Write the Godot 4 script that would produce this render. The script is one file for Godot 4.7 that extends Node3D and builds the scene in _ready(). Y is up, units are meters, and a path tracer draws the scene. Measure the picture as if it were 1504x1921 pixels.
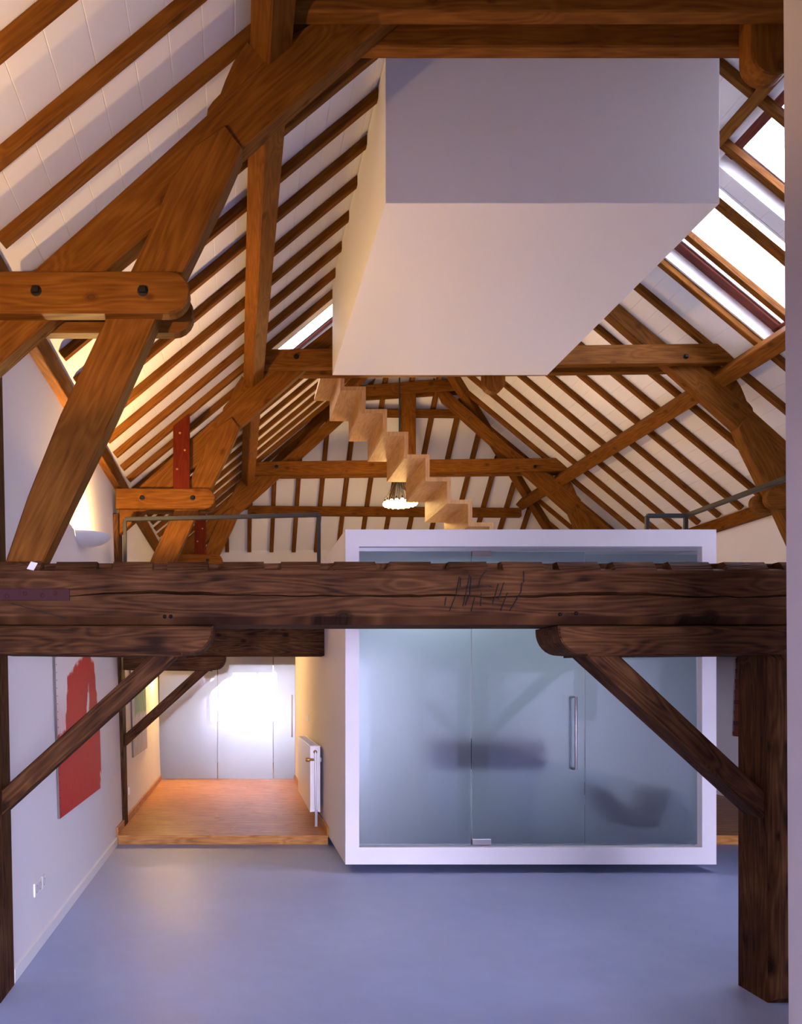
extends Node3D
# Loft under an old timber roof. Metres, y up; heights in V() are measured from the eye, 1.6 m above the floor; depth Z runs away from the camera.

const EYE := 1.6
const XC := 2.665            # middle of the roof
const SLOPE := 0.83          # pitch of the roof boarding
const EAVE_X := -1.25
const EAVE_Y := 2.30

var M := {}
var rng := RandomNumberGenerator.new()
var taken := {}

func V(x: float, y: float, z: float) -> Vector3:
	return Vector3(x, y + EYE, -z)

func roof_y(x: float) -> float:
	var d: float = x if x < XC else 2.0 * XC - x
	return EAVE_Y + SLOPE * (d - EAVE_X)

func end_z(y: float) -> float:      # depth of the hipped end at a height
	return 14.3 + (3.2 - y) / 0.9

# ---------------------------------------------------------------- meshes
func start() -> SurfaceTool:
	var st := SurfaceTool.new()
	st.begin(Mesh.PRIMITIVE_TRIANGLES)
	return st

func face(st: SurfaceTool, pts: Array, n: Vector3, g := Vector3.RIGHT, off := Vector2.ZERO) -> void:
	var ge := g
	if absf(n.dot(g)) > 0.85:
		ge = Vector3.UP if absf(n.y) < 0.8 else Vector3.RIGHT
	ge = (ge - n * ge.dot(n)).normalized()
	var w := n.cross(ge)
	for i in range(1, pts.size() - 1):
		var a: Vector3 = pts[0]
		var b: Vector3 = pts[i]
		var c: Vector3 = pts[i + 1]
		if (b - a).cross(c - a).dot(n) > 0.0:
			var t := b
			b = c
			c = t
		for p in [a, b, c]:
			st.set_normal(n)
			st.set_uv(Vector2(p.dot(ge), p.dot(w)) + off)
			st.add_vertex(p)

func nface(st: SurfaceTool, pts: Array, hint: Vector3, g := Vector3.RIGHT, off := Vector2.ZERO) -> void:
	var n := Vector3.ZERO
	for i in range(1, pts.size() - 1):
		n += (pts[i] - pts[0]).cross(pts[i + 1] - pts[0])
	if n.length() < 1e-12:
		return
	n = n.normalized()
	face(st, pts, n if n.dot(hint) >= 0.0 else -n, g, off)

func bar(st: SurfaceTool, p0: Vector3, p1: Vector3, w: float, h: float, up := Vector3.UP, bev := 0.006, off := Vector2.ZERO) -> void:
	var a := (p1 - p0).normalized()
	var s := a.cross(up).normalized()
	var u := s.cross(a).normalized()
	var x := w / 2.0
	var y := h / 2.0
	var b := minf(bev, minf(x, y) * 0.9)
	var sec: Array
	if b > 0.0:
		sec = [Vector2(-x + b, -y), Vector2(x - b, -y), Vector2(x, -y + b), Vector2(x, y - b), Vector2(x - b, y), Vector2(-x + b, y), Vector2(-x, y - b), Vector2(-x, -y + b)]
	else:
		sec = [Vector2(-x, -y), Vector2(x, -y), Vector2(x, y), Vector2(-x, y)]
	var r0 := []
	var r1 := []
	for q in sec:
		var d: Vector3 = s * q.x + u * q.y
		r0.append(p0 + d)
		r1.append(p1 + d)
	for i in sec.size():
		var j: int = (i + 1) % sec.size()
		var m: Vector2 = (sec[i] + sec[j]) / 2.0
		nface(st, [r0[i], r0[j], r1[j], r1[i]], s * m.x / x + u * m.y / y, a, off)
	face(st, r0, -a, a, off)
	face(st, r1, a, a, off)

func box(st: SurfaceTool, x0: float, x1: float, y0: float, y1: float, z0: float, z1: float, bev := 0.0, g := Vector3.RIGHT) -> void:
	var off := Vector2(rng.randf(), rng.randf()) * 2.0
	if g == Vector3.UP:
		bar(st, V((x0 + x1) / 2, y0, (z0 + z1) / 2), V((x0 + x1) / 2, y1, (z0 + z1) / 2), absf(x1 - x0), absf(z1 - z0), Vector3.BACK, bev, off)
	elif g == Vector3.BACK:
		bar(st, V((x0 + x1) / 2, (y0 + y1) / 2, z0), V((x0 + x1) / 2, (y0 + y1) / 2, z1), absf(x1 - x0), absf(y1 - y0), Vector3.UP, bev, off)
	else:
		bar(st, V(x0, (y0 + y1) / 2, (z0 + z1) / 2), V(x1, (y0 + y1) / 2, (z0 + z1) / 2), absf(z1 - z0), absf(y1 - y0), Vector3.UP, bev, off)

func prism(st: SurfaceTool, poly: Array, z0: float, z1: float, bev := 0.006, g2 := Vector2.RIGHT) -> void:
	var off := Vector2(rng.randf(), rng.randf()) * 2.0
	var pts := PackedVector2Array(poly)
	var area := 0.0
	for i in pts.size():
		var q := pts[(i + 1) % pts.size()]
		area += pts[i].x * q.y - q.x * pts[i].y
	if area < 0.0:
		pts.reverse()
	var n := pts.size()
	var inner := PackedVector2Array()
	for i in n:
		var e0 := (pts[i] - pts[(i + n - 1) % n]).normalized()
		var e1 := (pts[(i + 1) % n] - pts[i]).normalized()
		var n0 := Vector2(-e0.y, e0.x)
		var n1 := Vector2(-e1.y, e1.x)
		var bis := (n0 + n1).normalized()
		inner.append(pts[i] + bis * bev / maxf(bis.dot(n0), 0.45))
	var g := Vector3(g2.x, g2.y, 0).normalized()
	for i in n:
		var j := (i + 1) % n
		var e := (pts[j] - pts[i]).normalized()
		var out := Vector3(e.y, -e.x, 0)
		var A := pts[i]
		var B := pts[j]
		var a := inner[i]
		var b := inner[j]
		nface(st, [V(A.x, A.y, z0 + bev), V(B.x, B.y, z0 + bev), V(B.x, B.y, z1 - bev), V(A.x, A.y, z1 - bev)], out, g, off)
		if bev > 0.0:
			nface(st, [V(A.x, A.y, z0 + bev), V(B.x, B.y, z0 + bev), V(b.x, b.y, z0), V(a.x, a.y, z0)], out + Vector3.BACK, g, off)
			nface(st, [V(A.x, A.y, z1 - bev), V(B.x, B.y, z1 - bev), V(b.x, b.y, z1), V(a.x, a.y, z1)], out - Vector3.BACK, g, off)
	var tri := Geometry2D.triangulate_polygon(inner)
	for k in range(0, tri.size(), 3):
		var t := [inner[tri[k]], inner[tri[k + 1]], inner[tri[k + 2]]]
		face(st, [V(t[0].x, t[0].y, z0), V(t[1].x, t[1].y, z0), V(t[2].x, t[2].y, z0)], Vector3.BACK, g, off)
		face(st, [V(t[0].x, t[0].y, z1), V(t[1].x, t[1].y, z1), V(t[2].x, t[2].y, z1)], Vector3.FORWARD, g, off)

func tube(st: SurfaceTool, path: Array, r: float, sides := 8) -> void:
	var rings := []
	for i in path.size():
		var p: Vector3 = path[i]
		var d: Vector3 = (path[mini(i + 1, path.size() - 1)] - path[maxi(i - 1, 0)]).normalized()
		var s := d.cross(Vector3.UP if absf(d.y) < 0.9 else Vector3.RIGHT).normalized()
		var u := s.cross(d)
		var ring := []
		for k in sides:
			var a := TAU * k / sides
			ring.append([p + (s * cos(a) + u * sin(a)) * r, s * cos(a) + u * sin(a)])
		rings.append(ring)
	for i in path.size() - 1:
		for k in sides:
			var l := (k + 1) % sides
			smooth_quad(st, rings[i][k], rings[i][l], rings[i + 1][l], rings[i + 1][k])
	var c0 := []
	var c1 := []
	for k in sides:
		c0.append(rings[0][k][0])
		c1.append(rings[-1][k][0])
	nface(st, c0, path[0] - path[1])
	nface(st, c1, path[-1] - path[-2])

func smooth_quad(st: SurfaceTool, a: Array, b: Array, c: Array, d: Array) -> void:
	for t in [[a, b, c], [a, c, d]]:
		var cr: Vector3 = (t[1][0] - t[0][0]).cross(t[2][0] - t[0][0])
		if cr.length() < 1e-12:
			continue
		var o: Array = t if cr.dot(t[0][1] + t[1][1] + t[2][1]) < 0.0 else [t[0], t[2], t[1]]
		for p in o:
			st.set_normal(p[1])
			st.set_uv(Vector2(p[0].x, p[0].y))
			st.add_vertex(p[0])

func lathe(st: SurfaceTool, at: Vector3, profile: Array, sides := 16, axis := Vector3.UP, a0 := 0.0, a1 := TAU, sx := 1.0) -> void:
	var s := axis.cross(Vector3.UP if absf(axis.y) < 0.9 else Vector3.RIGHT).normalized()
	var u := s.cross(axis)
	var grid := []
	for i in profile.size():
		var p: Vector2 = profile[i]
		var t: Vector2 = (profile[mini(i + 1, profile.size() - 1)] - profile[maxi(i - 1, 0)]).normalized()
		var row := []
		for k in sides + 1:
			var a := lerpf(a0, a1, float(k) / sides)
			var dir := s * cos(a) * sx + u * sin(a)
			row.append([at + dir * p.x + axis * p.y, (dir * t.y - axis * t.x).normalized()])
		grid.append(row)
	for i in profile.size() - 1:
		for k in sides:
			smooth_quad(st, grid[i][k], grid[i][k + 1], grid[i + 1][k + 1], grid[i + 1][k])

# ---------------------------------------------------------------- nodes
func numbered(called: String) -> String:
	var k: int = taken.get(called, 0)
	taken[called] = k + 1
	return called if k == 0 else "%s_%03d" % [called, k]

func tag(o: Node3D, label: String, category: String, group := "") -> Node3D:
	o.set_meta("label", label)
	o.set_meta("category", category)
	if group:
		o.set_meta("group", group)
	return o

func thing(called: String, label: String, category: String, base := Vector3.ZERO, group := "") -> Node3D:
	var o := Node3D.new()
	o.name = numbered(called)
	add_child(o)
	o.position = base
	return tag(o, label, category, group)

func put(mesh: Mesh, called: String, mat: Material, parent: Node3D = null) -> MeshInstance3D:
	var o := MeshInstance3D.new()
	o.mesh = mesh
	o.material_override = mat
	if parent == null:
		o.name = numbered(called)
		add_child(o)
	else:
		o.name = called
		parent.add_child(o, true)
		if parent.get_parent() == self and not parent is MeshInstance3D:
			o.position = -parent.position
	return o

func part(st: SurfaceTool, called: String, mat: Material, parent: Node3D = null) -> MeshInstance3D:
	return put(st.commit(), called, mat, parent)

func struct(st: SurfaceTool, called: String, mat: Material) -> MeshInstance3D:
	var o := part(st, called, mat)
	o.set_meta("kind", "structure")
	return o

func struct_root(called: String) -> Node3D:
	var o := Node3D.new()
	o.name = numbered(called)
	add_child(o)
	o.set_meta("kind", "structure")
	return o

# ---------------------------------------------------------------- materials
func noise_img(seed_: int, w: int, h: int, freq: float, to := Vector2i.ZERO, oct := 4) -> Image:
	var n := FastNoiseLite.new()
	n.seed = seed_
	n.noise_type = FastNoiseLite.TYPE_SIMPLEX_SMOOTH
	n.frequency = freq
	n.fractal_octaves = oct
	var im := n.get_seamless_image(w, h, false, false, 0.15)
	im.convert(Image.FORMAT_L8)
	if to != Vector2i.ZERO:
		# enlarge with a wrapped margin so that the repeat stays seamless
		var big := Image.create(w + 8, h + 8, false, Image.FORMAT_L8)
		for dx in [-w, 0, w]:
			for dy in [-h, 0, h]:
				big.blit_rect(im, Rect2i(0, 0, w, h), Vector2i(4 + dx, 4 + dy))
		var kx := to.x / w
		var ky := to.y / h
		big.resize((w + 8) * kx, (h + 8) * ky, Image.INTERPOLATE_CUBIC)
		im = big.get_region(Rect2i(4 * kx, 4 * ky, to.x, to.y))
	return im

func plain_noise(seed_: int, freq: float, oct: int) -> PackedByteArray:
	var n := FastNoiseLite.new()
	n.seed = seed_
	n.frequency = freq
	n.fractal_octaves = oct
	var out := PackedByteArray()
	out.resize(512 * 512)
	for i in 512 * 512:
		out[i] = clampi(int(128.0 + 127.0 * n.get_noise_2d(i % 512, i / 512)), 0, 255)
	return out

func ramp(cols: Array, t: float) -> Color:
	t = clampf(t, 0.0, 0.9999) * (cols.size() - 1)
	return cols[int(t)].lerp(cols[int(t) + 1], t - int(t))

func wood(called: String, cols: Array, seed_: int, rough: float, knots := 5, contrast := 1.0, bump := 0.25, rings := 9.0, stain := 0.0) -> StandardMaterial3D:
	var W := 1024
	var H := 512
	var sz := Vector2i(W, H)
	var a := noise_img(seed_, 32, 128, 0.03, sz, 3).get_data()
	var b := noise_img(seed_ + 1, 64, 512, 0.09, sz, 4).get_data()
	var c := noise_img(seed_ + 2, 128, 64, 0.03, sz, 4).get_data()
	var lut := PackedByteArray()
	for i in 256:
		var col: Color = ramp(cols, i / 255.0)
		lut.append_array([int(col.r * 255), int(col.g * 255), int(col.b * 255)])
	var val := PackedFloat32Array()
	val.resize(W * H)
	for y in H:
		for x in W:
			var i := y * W + x
			var ring := 0.5 + 0.5 * sin((a[i] / 255.0 * rings + y * TAU / H * 0.0) * TAU * 0.5)
			val[i] = 0.28 * ring + 0.42 * b[i] / 255.0 + (0.30 + stain) * (c[i] / 255.0) - stain * 0.5
	var r := RandomNumberGenerator.new()
	r.seed = seed_
	for k in knots:
		var kx := r.randi_range(60, W - 60)
		var ky := r.randi_range(40, H - 40)
		var kr := r.randf_range(8.0, 17.0)
		for y in range(ky - 38, ky + 38):
			for x in range(kx - 56, kx + 56):
				var d := Vector2((x - kx) / 1.5, y - ky).length() / kr
				if d < 2.2:
					var i := y * W + x
					var f := clampf(1.6 - d, 0.0, 1.0)
					val[i] = lerpf(val[i], 0.02 + 0.14 * absf(sin(d * 6.0)), f)
	var alb := PackedByteArray()
	alb.resize(W * H * 3)
	var hgt := PackedByteArray()
	hgt.resize(W * H)
	for i in W * H:
		var t := clampi(int((0.5 + (val[i] - 0.5) * contrast) * 255.0), 0, 255)
		alb[i * 3] = lut[t * 3]
		alb[i * 3 + 1] = lut[t * 3 + 1]
		alb[i * 3 + 2] = lut[t * 3 + 2]
		hgt[i] = t
	var m := StandardMaterial3D.new()
	m.resource_name = called
	m.albedo_texture = ImageTexture.create_from_image(Image.create_from_data(W, H, false, Image.FORMAT_RGB8, alb))
	m.uv1_scale = Vector3(0.55, 1.1, 1)
	m.roughness = rough
	m.metallic_specular = 0.16
	m.heightmap_enabled = true
	m.heightmap_texture = ImageTexture.create_from_image(Image.create_from_data(W, H, false, Image.FORMAT_L8, hgt))
	m.heightmap_scale = bump
	return m

func plain(called: String, col: Color, rough: float, metal := 0.0) -> StandardMaterial3D:
	var m := StandardMaterial3D.new()
	m.resource_name = called
	m.albedo_color = col
	m.roughness = rough
	m.metallic = metal
	return m

func plaster(called: String, col: Color) -> StandardMaterial3D:
	var m := plain(called, col, 0.85)
	m.metallic_specular = 0.3
	return m

const PINE := [Color(0.25, 0.132, 0.04), Color(0.38, 0.222, 0.068), Color(0.455, 0.28, 0.094), Color(0.525, 0.345, 0.138)]

func materials() -> void:
	M.pine = wood("honey pine timber", PINE, 11, 0.55, 6, 0.85)
	M.rafter = wood("honey pine rafter", PINE, 23, 0.6, 4, 0.85)
	M.oak = wood("old brown beam", [Color(0.115, 0.064, 0.034), Color(0.23, 0.138, 0.073), Color(0.31, 0.196, 0.108), Color(0.38, 0.258, 0.152)], 37, 0.66, 7, 1.15, 0.5, 14.0, 0.15)
	M.red_board = wood("red brown board", [Color(0.25, 0.07, 0.03), Color(0.34, 0.11, 0.05), Color(0.40, 0.14, 0.06)], 41, 0.4, 0, 0.8, 0.05)
	M.stair = wood("pale veneer", [Color(0.55, 0.41, 0.27), Color(0.67, 0.52, 0.36), Color(0.75, 0.61, 0.45)], 53, 0.45, 0, 0.9, 0.03)
	M.plank = wood("honey floorboard", [Color(0.52, 0.34, 0.17), Color(0.68, 0.47, 0.255), Color(0.78, 0.58, 0.34)], 61, 0.36, 1, 1.1, 0.05)
	M.mahogany = wood("mahogany frame", [Color(0.28, 0.13, 0.10), Color(0.38, 0.2, 0.16), Color(0.46, 0.27, 0.22)], 67, 0.35, 0, 0.8, 0.04)
	M.white = plaster("white plaster", Color(0.86, 0.85, 0.85))
	M.boards = plain("white painted board", Color(0.87, 0.86, 0.85), 0.6)
	M.gloss = plain("white enamel", Color(0.88, 0.88, 0.87), 0.3)
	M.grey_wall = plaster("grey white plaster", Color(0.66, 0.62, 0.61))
	M.black = plain("black steel", Color(0.045, 0.04, 0.045), 0.6)
	M.iron = plain("dark iron", Color(0.10, 0.075, 0.06), 0.5, 0.6)
	M.steel = plain("brushed steel", Color(0.72, 0.70, 0.70), 0.28, 0.9)
	M.alu = plain("aluminium", Color(0.80, 0.80, 0.82), 0.3, 0.9)
	M.brass = plain("brass", Color(0.75, 0.58, 0.33), 0.35, 0.8)
	M.red_iron = plain("red oxide steel", Color(0.20, 0.038, 0.025), 0.85)
	M.canvas = plain("raw canvas edge", Color(0.42, 0.38, 0.36), 0.9)
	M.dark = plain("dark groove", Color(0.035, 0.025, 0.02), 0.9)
	M.charcoal = plain("charcoal fabric", Color(0.06, 0.07, 0.075), 0.8)
	M.carpet = plain("blue grey carpet", Color(0.50, 0.53, 0.57), 0.95)
	M.slate = plain("grey slate", Color(0.36, 0.38, 0.42), 0.8)
	# poured floor: clouded blue grey with fine scuffs
	var f := StandardMaterial3D.new()
	f.resource_name = "blue grey poured floor"
	var n1 := plain_noise(81, 0.012, 5)
	var n2 := plain_noise(82, 0.11, 3)
	var alb := PackedByteArray()
	alb.resize(512 * 512 * 3)
	var rgh := PackedByteArray()
	rgh.resize(512 * 512)
	for i in 512 * 512:
		var t := (n1[i] - 128) / 128.0 * 0.05 + (n2[i] - 128) / 128.0 * 0.018
		alb[i * 3] = clampi(int((0.600 + t) * 255), 0, 255)
		alb[i * 3 + 1] = clampi(int((0.650 + t) * 255), 0, 255)
		alb[i * 3 + 2] = clampi(int((0.780 + t) * 255), 0, 255)
		rgh[i] = clampi(int((0.50 + (n1[i] - 128) / 128.0 * 0.10 + (n2[i] - 128) / 128.0 * 0.05) * 255), 0, 255)
	f.albedo_texture = ImageTexture.create_from_image(Image.create_from_data(512, 512, false, Image.FORMAT_RGB8, alb))
	f.roughness_texture = ImageTexture.create_from_image(Image.create_from_data(512, 512, false, Image.FORMAT_L8, rgh))
	f.roughness = 1.0
	f.metallic_specular = 0.4
	f.uv1_triplanar = true
	f.uv1_world_triplanar = true
	f.uv1_scale = Vector3.ONE / 12.0
	f.uv1_offset = Vector3(0.25, 0, 1.1)
	M.floor = f
	# frosted glass: rough body with a smooth face that mirrors
	var g := plain("frosted glass", Color(0.80, 0.88, 0.92, 0.0), 0.36)
	g.refraction_enabled = true
	g.refraction_scale = 0.05
	g.clearcoat_enabled = true
	g.clearcoat = 1.0
	g.clearcoat_roughness = 0.0
	M.frosted = g
	var g2: StandardMaterial3D = g.duplicate()
	g2.resource_name = "etched glass"
	g2.albedo_color = Color(0.90, 0.92, 0.93, 0.0)
	g2.roughness = 0.8
	M.etched = g2
	var c := plain("window glass", Color(0.9, 0.95, 0.95, 0.06), 0.02)
	c.transparency = BaseMaterial3D.TRANSPARENCY_ALPHA
	M.pane = c
	var lamp := plain("lit bulb", Color(1, 0.95, 0.85), 0.4)
	lamp.emission_enabled = true
	lamp.emission = Color(1.0, 0.86, 0.60)
	lamp.emission_energy_multiplier = 9.0
	M.bulb = lamp
	var op := plain("opal diffuser", Color(0.9, 0.9, 0.9), 0.5)
	op.emission_enabled = true
	op.emission = Color(0.93, 0.95, 1.0)
	op.emission_energy_multiplier = 0.4
	M.opal = op
	M.bricks = []
	for k in 4:
		M.bricks.append(plain("brick", [Color(0.42, 0.17, 0.12), Color(0.36, 0.14, 0.11), Color(0.47, 0.21, 0.14), Color(0.31, 0.13, 0.11)][k], 0.9))
	M.mortar = plain("mortar", Color(0.42, 0.36, 0.32), 0.95)

func lamp_light(at: Vector3, col: Color, e: float, size: float) -> OmniLight3D:
	var l := OmniLight3D.new()
	l.name = numbered("lamp_glow")
	l.light_color = col
	l.light_energy = e
	l.light_size = size
	l.omni_range = 30.0
	l.omni_attenuation = 2.0
	l.shadow_enabled = true
	add_child(l)
	l.position = at
	return l

func area_light(at: Vector3, look: Vector3, w: float, h: float, col: Color, e: float) -> void:
	var l := AreaLight3D.new()
	l.name = numbered("window_daylight")
	l.area_size = Vector2(w, h)
	l.light_color = col
	l.light_energy = e
	l.area_range = 40.0
	l.shadow_enabled = true
	add_child(l)
	l.look_at_from_position(at, at + look, Vector3.UP if absf(look.y) < 0.9 else Vector3.RIGHT)

# ---------------------------------------------------------------- scene
const DAY := Color(0.87, 0.84, 1.0)
const WARM := Color(1.0, 0.80, 0.50)

func _ready() -> void:
	rng.seed = 7
	var cam := Camera3D.new()
	cam.name = "camera"
	add_child(cam)
	cam.position = Vector3(0, EYE, 0)
	cam.keep_aspect = Camera3D.KEEP_HEIGHT
	var near := 0.05
	cam.set_frustum(1921.0 / 1464.0 * near, Vector2(307.0, 322.5) / 1464.0 * near, near, 200.0)
	cam.current = true
	var env := Environment.new()
	env.background_mode = Environment.BG_SKY
	var sky := Sky.new()
	var sm := ProceduralSkyMaterial.new()
	sm.sky_top_color = Color(0.84, 0.86, 1.0)
	sm.sky_horizon_color = Color(0.93, 0.92, 1.0)
	sm.ground_bottom_color = Color(0.35, 0.34, 0.36)
	sm.ground_horizon_color = Color(0.55, 0.54, 0.57)
	sky.sky_material = sm
	env.sky = sky
	env.background_energy_multiplier = 14.0
	env.tonemap_mode = Environment.TONE_MAPPER_LINEAR
	env.tonemap_exposure = 1.72
	env.sdfgi_enabled = true
	env.ssao_enabled = true
	env.ssil_enabled = true
	var we := WorldEnvironment.new()
	we.name = "environment"
	we.environment = env
	add_child(we)
	# daylight entering by the windows behind the camera and at the far end
	for x in [-0.15, 1.75]:
		area_light(V(x, -0.4, -5.93), Vector3(0, 0, -1), 1.76, 2.16, DAY, 36.0)
	area_light(V(0.45, -0.15, 14.93), Vector3(0, 0, 1), 0.96, 1.16, DAY, 0.25)
	materials()
	shell()
	roof()
	rafters()
	for k in 3:
		truss(k)
	hanging_box()
	white_box()
	stair()
	passage()
	gallery()
	lamps()
	pictures()
	details()

func shell() -> void:
	var st := start()
	box(st, -1.6, 7.0, -1.8, -1.6, -6.2, 15.3)
	struct(st, "floor", M.floor)
	for s in 2:
		st = start()
		var poly := []
		for p in [Vector2(-1.205, -1.6), Vector2(-1.322, 2.14), Vector2(-1.62, 2.14), Vector2(-1.62, -1.6)]:
			poly.append(p if s == 0 else Vector2(2.0 * XC - p.x, p.y))
		prism(st, poly, -6.2, 15.3, 0.0)
		struct(st, ["wall_left", "wall_right"][s], M.white)
	# gable behind the camera with three windows, and the far wall with one
	st = start()
	var y0 := -1.5
	var y1 := 0.7
	box(st, -1.3, 6.65, -1.6, y0, -6.2, -5.95)
	var xs := [-1.3, -1.05, 0.75, 0.85, 2.65, 6.65]
	for i in range(0, 6, 2):
		box(st, xs[i], xs[i + 1], y0, y1, -6.2, -5.95)
	prism(st, [Vector2(-1.4, y1), Vector2(6.73, y1), Vector2(6.73, 2.22), Vector2(XC, 5.58), Vector2(-1.4, 2.22)], -6.2, -5.95, 0.0)
	struct(st, "wall_back", M.white)
	for i in 2:
		upright_window("window_%d" % (i + 1), xs[1 + i * 2], xs[2 + i * 2], y0, y1, -6.05)
	st = start()
	box(st, -1.4, 6.7, -1.6, -0.75, 15.0, 15.25)
	box(st, -1.4, -0.05, -0.75, 0.45, 15.0, 15.25)
	box(st, 0.95, 6.7, -0.75, 0.45, 15.0, 15.25)
	box(st, -1.4, 6.7, 0.45, 2.62, 15.0, 15.25)
	struct(st, "wall_far", M.white)
	upright_window("window_3", -0.05, 0.95, -0.75, 0.45, 15.1)
	# pier close to the camera on the right
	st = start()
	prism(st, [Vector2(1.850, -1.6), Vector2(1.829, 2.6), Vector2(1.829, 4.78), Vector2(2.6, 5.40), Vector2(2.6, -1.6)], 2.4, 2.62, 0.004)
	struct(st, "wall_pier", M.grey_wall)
	# skirtings
	st = start()
	box(st, -1.212, -1.186, -1.6, -1.524, 4.17, 7.75, 0.002, Vector3.BACK)
	struct(st, "baseboard_left", M.gloss)
	# brick panels set in the right wall
	for z in [-1.9, 1.2, 9.35]:
		brick_panel(z)

func upright_window(called: String, x0: float, x1: float, y0: float, y1: float, z: float) -> void:
	var o := struct_root(called)
	var st := start()
	for x in [x0 + 0.03, (x0 + x1) / 2, x1 - 0.03]:
		box(st, x - 0.03, x + 0.03, y0, y1, z - 0.03, z + 0.03, 0.004, Vector3.UP)
	for y in [y0 + 0.03, lerpf(y0, y1, 0.62), y1 - 0.03]:
		box(st, x0, x1, y - 0.028, y + 0.028, z - 0.028, z + 0.028, 0.004)
	part(st, "window_frame", M.gloss, o)
	st = start()
	box(st, x0 + 0.02, x1 - 0.02, y0 + 0.02, y1 - 0.02, z - 0.003, z + 0.003)
	part(st, "pane", M.pane, o)

func brick_panel(z: float) -> void:
	var o := thing("brick_panel", "patch of bare red brickwork in the white right wall" if z > 5 else "patch of bare red brickwork in the right wall " + ("near the back windows" if z < 0 else "before the grey pier"), "brickwork", V(6.5, -0.69, z))
	if z < 5:
		o.set_meta("group", "brick patches in the right wall beside the camera")
	var lean := func(y: float) -> float: return 6.535 + (y + 1.6) * 0.0313
	var st := start()
	prism(st, [Vector2(lean.call(-0.69) - 0.012, -0.69), Vector2(lean.call(0.55) - 0.012, 0.55), Vector2(lean.call(0.55) + 0.02, 0.55), Vector2(lean.call(-0.69) + 0.02, -0.69)], z, z + 0.95, 0.0)
	part(st, "mortar_bed", M.mortar, o)
	var h := 0.062
	for r in 18:
		var y := -0.685 + r * 0.0685
		var zz := z + 0.003 - (0.105 if r % 2 else 0.0)
		while zz < z + 0.94:
			var a := maxf(zz, z + 0.003)
			var b := minf(zz + 0.2, z + 0.947)
			if b - a > 0.02:
				st = start()
				var x: float = lean.call(y + h / 2) - 0.02 - rng.randf() * 0.004
				box(st, x, x + 0.03, y, y + h, a, b, 0.004, Vector3.BACK)
				part(st, "brick", M.bricks[rng.randi() % 4], o)
			zz += 0.21

# the two slopes of white boards, the hipped end, and the openings for the skylights
const SKY_R := [[4.45, 5.56], [5.66, 6.62], [6.74, 7.76]]
const SKY_RX := [4.04, 5.30]
const SKY_L := [8.62, 9.62]
const SKY_LX := [0.30, 1.55]

func roof() -> void:
	var unit := sqrt(1.0 + SLOPE * SLOPE)
	for s in 2:
		var o := struct_root(["ceiling_left", "ceiling_right"][s])
		var up := Vector3(-SLOPE if s == 0 else SLOPE, 1, 0).normalized()
		var cuts := [-1.42]
		var lo: float = SKY_LX[0] if s == 0 else 2.0 * XC - SKY_RX[1]
		var hi: float = SKY_LX[1] if s == 0 else 2.0 * XC - SKY_RX[0]
		for seg in [[-1.42, lo], [lo, hi], [hi, XC]]:
			var n := int(round((seg[1] - seg[0]) * unit / 0.2))
			for k in n:
				cuts.append(lerpf(seg[0], seg[1], float(k + 1) / n))
		for i in cuts.size() - 1:
			var xa: float = cuts[i]
			var xb: float = cuts[i + 1]
			var xm := (xa + xb) / 2
			var holes := []
			if xm > lo and xm < hi:
				holes = [SKY_L] if s == 0 else SKY_R
			var z := -6.2
			var zend := end_z(roof_y(xa)) + 0.1
			var spans := []
			for hole in holes:
				spans.append([z, hole[0]])
				z = hole[1]
			spans.append([z, zend])
			for sp in spans:
				if sp[1] - sp[0] < 0.02:
					continue
				var st := start()
				var x := xm if s == 0 else 2.0 * XC - xm
				var c := Vector2(x, roof_y(x)) + Vector2(up.x, up.y) * 0.04
				bar(st, V(c.x, c.y, sp[0]), V(c.x, c.y, sp[1]), (xb - xa) * unit, 0.08, up, 0.0035)
				part(st, "board", M.boards, o)
	# hipped end
	var st := start()
	var yl := 2.45
	var yh := 5.62
	var zl := end_z(yl)
	var zh := end_z(yh)
	var a := [Vector3(EAVE_X - 0.1, yl, zl), Vector3(6.68, yl, zl), Vector3(XC + 0.05, yh, zh), Vector3(XC - 0.05, yh, zh)]
	var lower := []
	var upper := []
	for p in a:
		lower.append(V(p.x, p.y, p.z))
		upper.append(V(p.x, p.y + 0.06, p.z + 0.06))
	nface(st, lower, Vector3(0, -1, 1))
	nface(st, upper, Vector3(0, 1, -1))
	for i in 4:
		nface(st, [lower[i], lower[(i + 1) % 4], upper[(i + 1) % 4], upper[i]], Vector3(0, -1, 0))
	struct(st, "ceiling_far", M.boards)
	for hole in SKY_R:
		skylight(hole[0], hole[1], 1)
	skylight(SKY_L[0], SKY_L[1], 0)
	# neighbouring house seen through the skylight
	var h := thing("neighbouring_house", "grey slate gable of the neighbouring house seen through the skylight", "building", V(15, -1.6, 22))
	st = start()
	prism(st, [Vector2(12.2, -1.6), Vector2(12.2, 9.2), Vector2(18, 9.2), Vector2(18, -1.6)], 20.0, 25.0, 0.0)
	part(st, "wall", M.slate, h)
	st = start()
	prism(st, [Vector2(12.2, 9.2), Vector2(12.2, 9.75), Vector2(13.0, 10.3), Vector2(13.2, 10.32), Vector2(13.5, 10.72), Vector2(13.8, 10.75), Vector2(18, 13.4), Vector2(18, 9.2)], 20.0, 25.0, 0.0)
	part(st, "roof", M.slate, h)

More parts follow.
